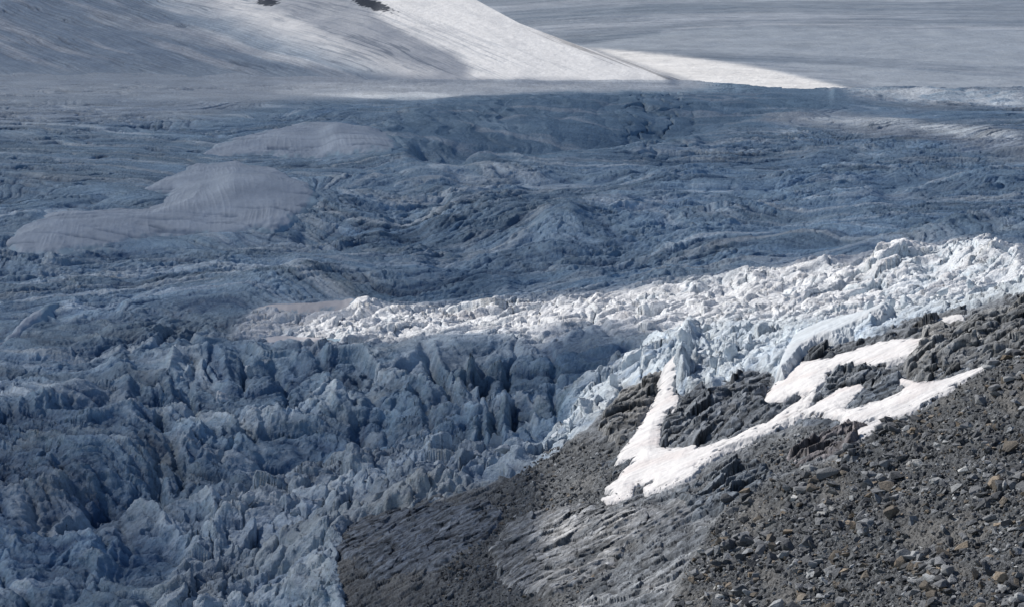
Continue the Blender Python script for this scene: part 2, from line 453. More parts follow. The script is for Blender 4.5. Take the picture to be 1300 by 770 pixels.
    ya = y + 120 * np.sin(x / 520) + 40 * w1 + .22 * x
    pl = pl * (.35 + .65 * sst(px, 180, 480))
    st = fbm(x / 420, ya / 26, 91, 5, .62)
    crv = sst(ridged(x / 260, ya / 38, 93, 4, .6), .38, .7)
    crz = sst(fbm(x / 500, y / 320, 147, 3), -.25, .25)
    other = np.clip(1 - jf - md - si - mg - bo, 0, 1)
    h += np.maximum(ul, other) * (1 - pl * .8) * (2.4 * st - 5.5 * crv * crz)
    h += other * (1 - ul) * (2.6 * billow(wx / 60, wy / 90, 95, 3) + 1.6 * fbm(x / 70, y / 25, 97, 3) - 1.5)
    rough = np.clip(jf + md + si + mg + .5 * bo + .12, 0, 1) * (1 - rb * .6) * (.45 + .55 * patch)
    h += rough * (1.7 * (billow(wx / 10, wy / 10, 101, 3) - .5) + 0.6 * fbm(x / 3.0, y / 3.0, 105, 3))
    h *= (1 - tg * 0.93)
    h -= tg * 1.5
    # layering: the ice is stratified, harder layers stand out
    zz = z + h + bump
    lay = perlin((zz + .25 * x) / 2.3 + 5 * w1, x / 90 + y / 160, 111)
    lay2 = perlin((zz - .1 * x) / 1.0 + 9 * w2, x / 50 + y / 70, 115)
    damp = sst(sd, -2, 10)
    z2 = z + bump * damp + h * (0.25 + .75 * damp)
    y2 = y + rough * (1.4 * lay + .6 * lay2) * (1 - tg)
    x2 = x + rough * (1 - tg) * 1.6 * fbm(y / 6 + zz / 4, x / 9 + zz / 3, 119, 2)
    # --- tone
    ice = rgb(.275, .395, .505); c = np.broadcast_to(ice, px.shape + (3,)).copy()
    c = mixc(c, rgb(.50, .55, .60), ul * .8)
    c = mixc(c, rgb(.66, .69, .72), pl * .9)
    c = mixc(c, rgb(.16, .265, .37), bo * .75 * sst(fbm(x / 90, y / 60, 131, 3), -.6, .1))
    c = mixc(c, rgb(.55, .60, .65), bo * sst(fbm(x / 200 + .5 * w1, (y + .5 * x) / 40 + w2, 133, 4), .12, .4) * .5)
    cr = zone('crest', wpx, wpy)
    h += cr * (6 * billow(wx / 60, wy / 120, 185, 3) + 4 * ridged(x / 90, y / 40, 187, 3) - 4)
    z2 = z2 + cr * (6 * billow(wx / 60, wy / 120, 185, 3) + 4 * ridged(x / 90, y / 40, 187, 3) - 4)
    c = mixc(c, rgb(.58, .62, .66), cr * (1 - np.clip(fl * 1.1, 0, 1)) * .9)
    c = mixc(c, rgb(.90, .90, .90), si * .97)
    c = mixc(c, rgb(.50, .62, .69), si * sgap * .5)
    c = mixc(c, c * rgb(.45, .60, .72), si * sst(ridged((wx + .6 * wy) / 120, (wy - .6 * wx) / 24, 72, 3), -1, 2) * 0)
    c = mixc(c, rgb(.52, .57, .62), si * sst(fbm(x / 55, y / 60, 149, 4), .15, .45) * .35)
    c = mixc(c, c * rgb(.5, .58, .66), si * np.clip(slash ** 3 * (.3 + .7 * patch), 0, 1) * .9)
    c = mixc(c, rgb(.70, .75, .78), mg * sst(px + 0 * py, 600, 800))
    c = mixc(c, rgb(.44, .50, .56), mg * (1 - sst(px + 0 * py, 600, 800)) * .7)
    c = mixc(c, rgb(.62, .69, .74), bc * .5)
    c = mixc(c, rgb(.55, .56, .57), rb * .7)
    shade = 1 + .16 * fbm(x / 45, y / 70, 121, 4) + .16 * lay * rough + .10 * lay2 * rough
    shade += (.32 * st * np.maximum(ul, .6 * other) * (1 - pl * .8))
    # deep clefts show cleaner, bluer ice, crevice shade darkened into the colour; tops carry dusty firn
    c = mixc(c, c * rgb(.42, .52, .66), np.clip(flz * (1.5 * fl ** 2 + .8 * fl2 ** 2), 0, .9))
    firn = sst(fbm(fu / 260, fv / 50, 173, 4, .6), .0, .3) * flz
    c = mixc(c, rgb(.62, .69, .74), firn * .85 * (1 - np.clip(fl * 1.2, 0, 1)))
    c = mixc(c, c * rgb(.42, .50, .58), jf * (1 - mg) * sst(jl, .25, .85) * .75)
    c = mixc(c, rgb(.52, .60, .66), jf * (1 - .5 * mg) * sst(b1_ + .4 * b2_, .75, 1.15) * .75)
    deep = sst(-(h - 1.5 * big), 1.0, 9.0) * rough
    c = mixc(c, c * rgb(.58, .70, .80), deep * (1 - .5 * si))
    dust = sst(fbm(x / 28, y / 40, 125, 4), .15, .5) * (jf + md * .7) * .5
    c = mixc(c, rgb(.46, .53, .58), np.clip(dust, 0, 1))
    c = mixc(c, rgb(.66, .60, .58), sst(fbm(x / 50, y / 60, 128, 3), .3, .55) * si * .35)
    c = mixc(c, c * rgb(.5, .58, .68), np.clip(crv * crz * 1.6, 0, 1) * np.maximum(ul, other) * (1 - pl * .9) * .8)
    c = c * (1 + .22 * pl * fbm(x / 6, y / 45, 189, 4, .7) + .15 * pl * fbm(x / 90, y / 30, 191, 4, .6))[..., None]
    swell = fbm(fu / 330, fv / 120, 193, 3)
    c = c * (1 + np.clip(flz + jf, 0, 1) * (1 - si) * (.55 * swell + .25 * fbm(fu / 90, fv / 30, 195, 3)))[..., None]
    dirt = sst(-sd, -14, 4) * sst(fbm(x / 9, y / 9, 129, 3), -.2, .4) * .7
    c = mixc(c, rgb(.20, .21, .22), dirt)
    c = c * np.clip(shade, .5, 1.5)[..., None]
    return x2, y2, z2, py, (c, sd)

# ------------------------------------------------------------------ bank detail
_a = plane_at(1000., 550.); _b = plane_at(1100., 503.)
_d = np.array([_b[0] - _a[0], _b[1] - _a[1]]); _d /= np.linalg.norm(_d)

SCREE = [(1600, 330), (1420, 400), (1300, 443), (1255, 468), (1200, 505), (1150, 535), (1125, 540), (1100, 560), (1060, 585), (1000, 604), (950, 622), (915, 650), (890, 690), (850, 770), (810, 900), (790, 1100), (1600, 1100)]
SNOWS = {
 'tongue': C1([(392, 190), (398, 205), (385, 228), (368, 255), (360, 282), (385, 292), (375, 330), (345, 350), (325, 385), (318, 465), (380, 466), (448, 462), (428, 482), (470, 474), (540, 448), (590, 437), (640, 406), (680, 400), (712, 384), (760, 350), (825, 304)]) +
           C2([(50, 318), (95, 283), (98, 292), (60, 345), (20, 372)]) + C1([(770, 368), (730, 395), (690, 412), (630, 438), (590, 448), (545, 470), (482, 512), (440, 555), (400, 582), (340, 605), (285, 622), (272, 612), (300, 595), (255, 590), (235, 600), (222, 640), (128, 664), (125, 655), (180, 640), (140, 622), (180, 585), (225, 530), (243, 497), (175, 518), (195, 480), (235, 430), (262, 390), (305, 310), (322, 282), (335, 250), (358, 210), (378, 188)]),
 'upper': C1([(683, 320), (700, 275), (740, 232), (800, 190)]) + C2([(35, 178), (60, 172), (150, 165), (230, 132), (330, 105), (400, 96), (480, 93), (455, 130), (430, 150), (370, 165), (340, 182), (220, 190), (150, 208), (128, 245), (100, 275), (75, 283), (0, 292)]) + C1([(760, 300), (720, 308)]),
 'lower': C2([(45, 357), (62, 345), (110, 318), (180, 272), (250, 253), (266, 262), (215, 310), (190, 330), (205, 338), (300, 312), (380, 280), (430, 246), (384, 238), (396, 224), (440, 240), (500, 235), (560, 225), (640, 200), (694, 183), (690, 197), (620, 235), (560, 275), (500, 300), (460, 322), (400, 355), (362, 382), (342, 368), (290, 420), (258, 437), (232, 418), (280, 392), (318, 376), (250, 377), (188, 385), (197, 362), (110, 356)]),
 'apron': [(986, 487), (990, 468), (996, 452), (1010, 434), (1036, 420), (1066, 413), (1092, 409), (1118, 400), (1135, 396), (1120, 412), (1092, 424), (1062, 438), (1036, 446), (1018, 458), (1004, 476), (994, 488)],
 'scrap': C2([(523, 27), (560, 14), (590, 9), (612, 14), (585, 24), (555, 32)]),
}
snow_all = np.maximum.reduce([polymask(p) for k, p in SNOWS.items() if k != 'apron'])
S_SNOW = blur(np.where(blur(snow_all, 3) > .35, 1., 0.).astype(np.float32), 2)
S_SCREE = polymask(SCREE, 7)
S_GRIT = polymask([(600, 640), (700, 560), (800, 560), (780, 640), (840, 650), (900, 600), (980, 560), (1080, 530), (1150, 535), (1000, 600), (850, 650), (700, 800), (500, 900), (400, 700), (480, 650)], 10)

def bank_macro(x, y):
    z = BA * x + BB * y + BC
    z = z + 3.5 * fbm(x / 90, y / 120, 201, 2)
    px, py = project(x, y, BA * x + BB * y + BC)
    z = z + 2.2 * samp(S_SCREE, px, py)
    return z

def bank_height(x, y):
    px, py = project(x, y, BA * x + BB * y + BC)
    sc = samp(S_SCREE, px + 5 * perlin(x / 8, y / 8, 203), py + 4 * perlin(x / 8, y / 8, 204)); sn = samp(S_SNOW, px, py); gr = samp(S_GRIT, px, py)
    u = x * _d[0] + y * _d[1]; v = -x * _d[1] + y * _d[0]
    wu = u + 4 * fbm(x / 20, y / 20, 205, 2); wv = v + 4 * fbm(x / 20, y / 20, 207, 2)
    a, ea, _ = cells(wu / 13, wv / 9, 21, 1.0); b, eb, _ = cells(wu / 5, wv / 3.5, 23, 1.1); c, ec, _ = cells(wu / 2.0, wv / 1.5, 25, 1.1)
    sm_ = sst(-px, -860, -640)
    rock = (1.5 + sm_) * (a - .5) + .9 * (1 - .35 * sm_) * (b - .5) + .5 * (1 - .4 * sm_) * (c - .5) + 1.6 * fbm(x / 16, y / 16, 209, 4, .6)
    scr = .9 * (b - .5) + .75 * (c - .5) + 1.6 * fbm(x / 25, y / 25, 211, 3) + .35 * perlin(x / 1.2, y / 1.2, 212)
    amt = (1 - sc) * (1 - .55 * gr)
    rock = rock - 1.3 * sm_ * sst(ridged(u / 55, v / 9, 235, 2), .5, .85)
    h = rock * amt + scr * np.maximum(sc, .6 * gr)
    h = h * (1 - .9 * sn) - 1.2 * sn
    return bank_macro(x, y) + h, (px, py, sc, sn, gr, a, b, c, u, v)

def rock_tone(x, y, u, v, c1, c2, c3):
    t = rgb(.225, .23, .235) * np.ones(x.shape + (3,), np.float32)
    lay = perlin(u / 60, v / 1.6 + 2 * fbm(x / 30, y / 30, 221, 2), 223)
    t = mixc(t, rgb(.36, .355, .345), sst(fbm(x / 40, y / 40, 225, 4), -.1, .45))
    t = mixc(t, rgb(.19, .17, .15), sst(fbm(x / 14, y / 14, 227, 4), .2, .55) * .5)
    t = mixc(t, rgb(.10, .11, .12), sst(fbm(x / 25, y / 18, 229, 4), .1, .5) * .8)
    s = 1 + .20 * lay + .5 * (c2 - .5) + .45 * (c3 - .5) + .25 * fbm(x / 2.5, y / 2.5, 231, 3)
    jt = sst(ridged(u / 55, v / 9, 235, 2), .5, .85)
    return t * rgb(.95, 1.0, 1.06) * (np.clip(s, .45, 1.9) * (1 - .4 * jt))[..., None]

# ================================================================== BUILD
# ---- glacier
pxs = np.arange(-170, 1471, 1.25)
Ys = np.exp(np.arange(math.log(1080), math.log(4180), 0.00072))
PX, YY = np.meshgrid(pxs, Ys)
gx, gy, gz, gpy, (gc, gsd) = glacier_surface(PX, YY)
cut = 5 * fbm(gx / 60, gy / 90, 197, 3) * (PX < 470) + np.interp(PX, [-300, 300, 470, 860, 900, 1000, 1500], [93, 95, 101, 101, 104, 112, 112])
keep = (gsd > -13) & (gpy > cut) & (gpy < 930)
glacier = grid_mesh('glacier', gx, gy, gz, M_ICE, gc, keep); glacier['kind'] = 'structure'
del gc

# ---- smooth snow tongues lying on the glacier
TL = {
 'lower': ('largest smooth grey snow field curling over the shadowed glacier at left, rippled', .6),
 'upper': ('smaller grey snow dome above the largest snow field, at the foot of the bowl', .62),
 'strip': ('narrow pale snow strip slanting up from the left edge of the dark icefall', .62),
 'pink_upper': ('pinkish snow patch at the upper left end of the sunlit ice band', .62),
 'pink_lower': ('thin pinkish snow sliver at the lower left tip of the sunlit ice band', .66)}
for k, poly in TONGUES.items():
    P = np.array(poly); x0, x1, y0, y1 = P[:, 0].min() - 8, P[:, 0].max() + 8, P[:, 1].min() - 6, P[:, 1].max() + 6
    x0 = max(x0, -170)
    dn = glacier_dist(np.linspace(x0, x1, 20), np.full(20, y1)).min(); df = glacier_dist(np.linspace(x0, x1, 20), np.full(20, y0)).max()
    px, Y = np.meshgrid(np.arange(x0, x1, .8), np.exp(np.arange(math.log(dn), math.log(df), .0012)))
    x, y, z, py, _ = glacier_surface(px, Y, snow=True)
    sd = sdist(poly, px + 9 * fbm(x / 35, y / 50, 301, 4, .6), py + 5.0 * fbm(x / 35, y / 50, 305, 4, .6))
    wob = x + 7 * fbm(x / 90, y / 200, 309, 2) + .10 * y
    rip = ridged(wob / 5, y / 130, 311, 3) * 1.4 - .6 + .3 * fbm(x / 5, y / 14, 312, 3)
    rip = rip * (.25 + .75 * sst(fbm(x / 40, y / 120, 327, 3), -.25, .35))
    z = z + np.interp(sd, [-8, -2, 3, 14, 40], [-16, -4.0, 1.0, 5.0, 11.0]) + .3 * rip * sst(sd, 0, 8) + 2.0 * fbm(x / 90, y / 140, 315, 2)
    br = TL[k][1]
    col = (rgb(br * .70, br * .80, br * .93) if 'pink' not in k else rgb(br, br * .95, br * .95)) * (1 + .06 * rip + .18 * fbm(x / 40, y / 60, 317, 3))[..., None]
    col = mixc(rgb(.31, .425, .515) * (1 + .3 * fbm(x / 12, y / 30, 319, 3))[..., None], col, sst(sd + 10 * fbm(x / 16, y / 45, 321, 5, .68) - 10 * sst(px, x1 - 45, x1 - 8), -1, 3.5))
    if True and k in ('lower', 'upper'):
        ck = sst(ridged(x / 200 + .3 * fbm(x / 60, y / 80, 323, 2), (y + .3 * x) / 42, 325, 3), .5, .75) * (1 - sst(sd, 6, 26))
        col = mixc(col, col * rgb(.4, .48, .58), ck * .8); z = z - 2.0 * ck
    o = grid_mesh('snow_field', x, y, z, M_SNOW, col, sd > -7)
    tag(o, TL[k][0], 'snow field')

# ---- snow hill with its left glacier skirt
HR = [-110, -60, 0, 60, 100, 112]
HD = {-240: [7200, 6400, 5500, 4700, 4180, 4080], 200: [6800, 6000, 5250, 4600, 4160, 4070], 480: [5700, 5250, 4750, 4370, 4130, 4060], 880: [5600, 5200, 4720, 4370, 4140, 4075]}
hrow = np.arange(-110, 112.1, .4)
ridge = np.interp(hrow, [-110, -60, 0, 30, 58, 80, 95, 103, 112], [430, 500, 604, 660, 735, 800, 842, 868, 880])
sfr = np.concatenate([np.linspace(0, 1, 1250), np.linspace(1.01, 1.3, 24)])
HPX = -240 + (ridge[:, None] + 240) * np.minimum(sfr, 1)[None, :]
HPY = np.repeat(hrow[:, None], len(sfr), 1)
lt = np.stack([np.interp(HPY[:, 0], HR, np.log(v)) for v in HD.values()], 1)
lt = np.stack([np.interp(HPX[i], list(HD.keys()), lt[i]) for i in range(len(hrow))], 0)
HD_ = np.exp(blur(lt.astype(np.float32), 42, 10))
dx, dy, dz = ray(HPX, HPY); t = HD_ / dy
x, y, z = dx * t, dy * t, dz * t
ov = np.maximum(sfr - 1, 0)[None, :] * np.ones_like(x)
x = x + ov * 900; y = y + ov * 1500; z = z - ov * 900 - (ov > 0) * 0.0
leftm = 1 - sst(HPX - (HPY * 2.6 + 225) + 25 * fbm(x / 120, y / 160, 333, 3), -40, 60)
su = x * .42 - y * .91; sv = x * .91 + y * .42
st = fbm(su / 260, sv / 13, 341, 5, .68)
st2 = ridged(su / 320, sv / 38, 345, 4, .6)
cl1 = sst(ridged(su / 420 + .4 * fbm(x / 200, y / 300, 372, 2), sv / 24, 373, 3, .6), .42, .72); cl2 = sst(ridged(su / 420, sv / 8, 377, 3, .6), .42, .72)
clz = sst(fbm(su / 500, sv / 90, 379, 3), -.25, .2)
h = leftm * (.9 * st + 2 * st2 - 1.5 - 3.5 * cl1 * clz - 1.2 * cl2) + (1 - leftm) * (1.6 * fbm(su / 300, sv / 40, 347, 3) + .5 * fbm(x / 15, y / 15, 349, 3)) + 4 * fbm(x / 160, y / 260, 351, 2)
z = z + h * sst(1.0 - sfr, -.01, .03)[None, :] * (.3 + .7 * sst(-HPY, -100, -80))
col = np.ones(x.shape + (3,), np.float32) * rgb(.82, .82, .82)
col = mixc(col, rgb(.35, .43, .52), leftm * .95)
slabp = sst(1 - np.abs((HPY - 26 - (HPX - 105) * .21 + 10) / (9 + .03 * (HPX - 100))), 0, .5) * sst(HPX, 90, 130) * (1 - sst(HPX, 270, 320))
col = mixc(col, rgb(.60, .64, .68), slabp * .8)
foot = sst(HPY + 6 * fbm(x / 90, y / 120, 371, 3), 74, 98) * (1 - sst(HPX, 380, 500))

slab = sst(fbm(su / 900, sv / 60, 355, 3), .05, .35)
col = mixc(col, rgb(.66, .68, .71), leftm * slab * .8)
streak = sst(st + .35 * fbm(x / 60, y / 90, 357, 2), .12, .38)
zone_s = np.clip(1 - np.abs(HPX - (HPY * 2.6 + 330)) / 190, 0, 1) ** .7
col = mixc(col, rgb(.36, .41, .47), streak * (leftm * .22 + zone_s * .5).clip(0, .7))
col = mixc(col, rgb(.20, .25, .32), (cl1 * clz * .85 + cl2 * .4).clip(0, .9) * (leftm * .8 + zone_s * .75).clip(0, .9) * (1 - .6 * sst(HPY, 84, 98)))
rk = sst(1 - np.abs((HPX - 480 - (HPY - 8) * 2.2) / 95), 0, 1) * sst(HPY, 60, 5) * 0
rx = np.exp(-((HPX - 340) / 16) ** 2 - ((HPY - 3) / 5) ** 2) + np.exp(-((HPX - 470) / 30) ** 2 - ((HPY - 5 - (HPX - 470) * .3) / 7) ** 2)
rx2 = sst(rx + .5 * fbm(x / 10, y / 14, 361, 3), .35, .6)
col = mixc(col, rgb(.07, .08, .10), rx2)
col = mixc(col, rgb(.46, .53, .59), foot * .6)
edge_dirt = sst(sst(HPX - (ridge[:, None] - 60), 0, 55) + .9 * fbm(su / 300, sv / 9, 363, 4), .75, 1.15) * sst(HPY, 25, 60)
col = mixc(col, rgb(.30, .30, .31), edge_dirt * .75)
col = col * (1 + .10 * fbm(x / 7, y / 14, 365, 4, .65) + .16 * leftm * fbm(x / 5, y / 60, 367, 4, .7))[..., None]
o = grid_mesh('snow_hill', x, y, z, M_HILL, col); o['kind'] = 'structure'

# ---- far glacier basin
fpx = np.arange(520, 1500, 2.0); fr = np.arange(-110, 128.1, .6)
PXf, PYf = np.meshgrid(fpx, fr)
D = np.exp(np.interp(PYf, [-110, -60, 0, 30, 60, 90, 115, 128], np.log([14000, 11000, 8200, 7000, 6050, 5250, 4700, 4420])))
dx, dy, dz = ray(PXf, PYf); t = D / dy
x, y, z = dx * t, dy * t, dz * t
curve = PYf - 12 * np.exp(-((PXf - 760) / 260) ** 2) * 0 + 18 * ((PXf - 1000) / 400) ** 2 * -1 * (PXf < 1000) - 26 * np.clip((PXf - 800) / 500, 0, 1.4) * sst(PYf, 30, 110)
bands = fbm(PXf / 900, curve / 15, 401, 5, .62)
fine = fbm(PXf / 90, curve / 2.4, 405, 5, .7)
col = np.ones(x.shape + (3,), np.float32) * rgb(.46, .51, .56)
col = mixc(col, rgb(.62, .66, .70), sst(bands, .0, .3))
col = mixc(col, rgb(.33, .39, .45), sst(-bands, .08, .32) * .85)
for pts, wd, am, cc in (
    ([(640, 85), (760, 68), (900, 74), (1050, 80), (1300, 100), (1500, 112)], 4, .9, rgb(.30, .36, .43)),
    ([(860, 88), (960, 98), (1060, 108), (1180, 124)], 3.5, .8, rgb(.36, .41, .46)),
    ([(840, 41), (930, 33), (1000, 30), (1100, 34), (1300, 37)], 1.6, .75, rgb(.72, .74, .76)),
    ([(700, 62), (900, 27), (1100, 24), (1300, 32), (1450, 40)], 2.5, .55, rgb(.33, .38, .44))):
    d = segdist(pts, PXf, PYf + 2 * fbm(PXf / 60, PYf / 12, 411, 2), False)
    col = mixc(col, cc, am * np.exp(-(d / wd) ** 2) * np.clip(.75 + .8 * fine, .2, 1))
pale = np.maximum(polymask([(690, 62), (840, 44), (930, 36), (1100, 38), (1560, 44), (1560, 92), (1300, 86), (1100, 73), (900, 66), (760, 64)], 3, 1.5), polymask([(1000, 80), (1100, 84), (1300, 101), (1560, 112), (1560, 140), (1180, 128), (1090, 104)], 3, 1.2))
pl_ = samp(pale, PXf + 10 * fine, PYf + 1.5 * fine)
col = mixc(col, rgb(.58, .63, .67), pl_ * .85)
ln_ = sst(ridged(PXf / 420, curve / 3.2, 423, 3, .6), .42, .72)
col = mixc(col, rgb(.22, .28, .35), ln_ * (1 - pl_) * .5)
wedge_p = polymask([(740, 60), (800, 66), (860, 71), (960, 84), (1090, 114), (1080, 130), (900, 130), (880, 112), (820, 90)], 2)
col = mixc(col, rgb(.84, .83, .81), samp(wedge_p, PXf + 6 * fine, PYf))
col = col * (1 + (.24 - .12 * pl_) * fine + .12 * fbm(PXf / 110, PYf / 9, 425, 4, .6))[..., None]
z = z + 5 * fbm(x / 400, y / 700, 421, 3) + 2.6 * fine
o = grid_mesh('far_glacier', x, y, z, M_FAR, col); o['kind'] = 'structure'

# ---- bank
bpx = np.arange(330, 1500, 1.0); bpy_ = np.arange(300, 960, .75)
PXb, PYb = np.meshgrid(bpx, bpy_)
x, y, _ = plane_at(PXb, PYb)
zb, (qx, qy, sc, sn, gr, ca_, cb_, cc_, u_, v_) = bank_height(x, y)
isd = sdist(ICE_EDGE + [(-900, 1100), (-900, -400), (1560, -400)], PXb, PYb)
col = rock_tone(x, y, u_, v_, ca_, cb_, cc_)
gcol = rgb(.115, .121, .126) * (1 + .5 * fbm(x / 3, y / 3, 431, 3) + .5 * (cc_ - .5))[..., None]
silt = sst(fbm(x / 30, y / 70, 433, 3), .1, .35)
gcol = mixc(gcol, rgb(.20, .195, .185) * (1 + .3 * fbm(x / 2, y / 2, 435, 3))[..., None], silt * .7)
col = mixc(col, gcol, np.maximum(sc, gr * .75))
zb = zb - 30 * sst(isd, 3, 22)
keepb = (isd < 26) & (zb < -40)
o = grid_mesh('moraine_ground', x, y, zb, M_SCREE, col, keepb); o['kind'] = 'structure'

# ---- rock outcrops
OUT = [
 ('big', C2([(400, 178), (425, 150), (470, 105), (455, 80), (520, 40), (600, 28), (700, 8), (825, -25), (1150, -110), (1150, 60), (825, 122), (740, 165), (690, 182), (560, 222), (470, 236), (420, 232)]), 5.5, 'largest grey brown outcrop at upper right with slanting strata below the ice edge', (1.15, 1.1, 1.03)),
 ('under_ice', C2([(0, 200), (30, 160), (60, 130), (120, 112), (220, 103), (330, 92), (450, 40), (520, 15), (540, 28), (480, 78), (400, 92), (320, 102), (240, 122), (150, 160), (60, 170), (30, 195)]), 3.5, 'low dark rock band squeezed between the ice edge and the upper snow patch', (.9, .9, .9)),
 ('between', C2([(45, 345), (80, 300), (110, 280), (140, 235), (165, 205), (220, 186), (345, 186), (398, 210), (385, 238), (330, 250), (262, 255), (180, 275), (95, 330)]), 4.5, 'knobbly dark rock between the upper snow patch and the long lower snow patch', (.85, .88, .92)),
 ('slab', C2([(190, 335), (225, 295), (262, 262), (310, 245), (380, 222), (425, 245), (370, 276), (300, 305), (235, 328)]), 3.0, 'smooth dark slab with streaked top lying inside the long lower snow patch', (.72, .78, .85)),
 ('left_crag', C1([(105, 405), (150, 330), (190, 265), (250, 243), (290, 235), (335, 212), (330, 280), (300, 320), (250, 395), (220, 432), (180, 462), (135, 425)]), 5.5, 'brown rock crag left of the snow tongue below the broken ice', (1.08, 1.02, .95)),
 ('centre_crag', C1([(322, 462), (322, 395), (345, 352), (380, 335), (392, 285), (450, 262), (560, 222), (640, 200), (700, 188), (728, 212), (690, 320), (760, 312), (820, 292), (800, 325), (720, 378), (640, 402), (545, 446), (450, 462)]), 5.0, 'broad dark crag between the snow tongue and the upper snow patch', (.9, .92, .95)),
 ('ledge', C2([(35, 362), (90, 358), (188, 362), (192, 384), (150, 392), (60, 408), (30, 390)]), 2.6, 'small flat topped dark ledge at the left tip of the long lower snow patch', (.7, .75, .82)),
 ('red_ledge', C2([(190, 392), (250, 380), (316, 378), (255, 432), (210, 470), (150, 492), (90, 515), (30, 520), (0, 495), (60, 455), (130, 425)]), 3.0, 'reddish brown hump of rock just under the long lower snow patch', (1.1, .95, .9)),
 ('banded', [(618, 700), (645, 662), (690, 645), (740, 642), (800, 640), (850, 640), (880, 628), (900, 640), (850, 668), (800, 690), (770, 720), (700, 760), (640, 740)], 3.5, 'banded grey bedrock with curved pale layers below the foot of the snow tongue', (1.35, 1.3, 1.25)),
 ('dark_toe', [(420, 700), (440, 668), (500, 645), (560, 640), (620, 636), (640, 650), (615, 690), (560, 720), (480, 740)], 3.0, 'smooth dark bedrock under the ice blocks at the bottom of the icefall', (.75, .8, .88)),
 ('mid_rubble', [(760, 590), (785, 582), (806, 580), (800, 596), (784, 610), (768, 606)], 2.6, 'small dark rock knob biting into the left side of the snow tongue', (.75, .8, .85)),
 ('low_crag', [(850, 630), (880, 612), (930, 592), (960, 588), (985, 600), (960, 625), (920, 645), (880, 655)], 3.0, 'broken dark crag below the thin neck joining the snow tongue', (.8, .85, .9)),
]
for nm, poly, H, lab, tint in OUT:
    P = np.array(poly); x0, x1, y0, y1 = P[:, 0].min() - 6, P[:, 0].max() + 6, P[:, 1].min() - 6, P[:, 1].max() + 6
    px, py = np.meshgrid(np.arange(x0, x1, .7), np.arange(y0, y1, .45))
    x, y, _ = plane_at(px, py)
    zb, (qx, qy, sc, sn, gr, a, b, c, u, v) = bank_height(x, y)
    sd = sdist(poly, px + 5 * fbm(x / 9, y / 9, 501, 3), py + 4 * fbm(x / 9, y / 9, 507, 3))
    wu = u + 3 * fbm(x / 14, y / 14, 511, 2); wv = v + 3 * fbm(x / 14, y / 14, 513, 2)
    smooth_rock = nm in ('slab', 'banded', 'dark_toe', 'ledge')
    k1, e1, i1 = cells(wu / 14, wv / 8, 31, 1.2); k2, e2, _ = cells(wu / 5.5, wv / 3.6, 33, 1.2); k3, e3, _ = cells(wu / 2.2, wv / 1.6, 35, 1.1)
    step = perlin(u / 70, wv / 4.5, 515); step = np.tanh(step * 5)
    amp = .35 if smooth_rock else 1.0
    rel = amp * (4.2 * (k1 - .5) + 1.3 * (k2 - .5) + .35 * (k3 - .5) - .7 * (1 - sst(e1, 0, .12)) - .4 * (1 - sst(e2, 0, .12))) + (.35 if smooth_rock else .8) * step + 1.1 * fbm(x / 9, y / 9, 521, 3) + .35 * fbm(x / 2.2, y / 2.2, 517, 3)
    z = bank_macro(x, y) + (np.interp(sd, [-5, 0, 3, 9, 25], [-3, -.4, .35 * H, .5 * H, .6 * H]) + .95 * rel * sst(sd, -2, 5)) * (1 - .95 * samp(S_SNOW, px, py)) - 2.0 * samp(S_SNOW, px, py)
    yo = y + 1.0 * perlin(u / 20, z / 1.3, 519) * sst(sd, 0, 5)
    col = rock_tone(x, y, u, v, k1, k2, k3) * rgb(*tint)
    col = col * (1 - .35 * (1 - sst(e1, 0, .1)) - .2 * (1 - sst(e2, 0, .12)))[..., None]
    o = grid_mesh('rock_outcrop', x, yo, z, M_ROCK, col, sd > -5)
    tag(o, lab, 'rock outcrop')

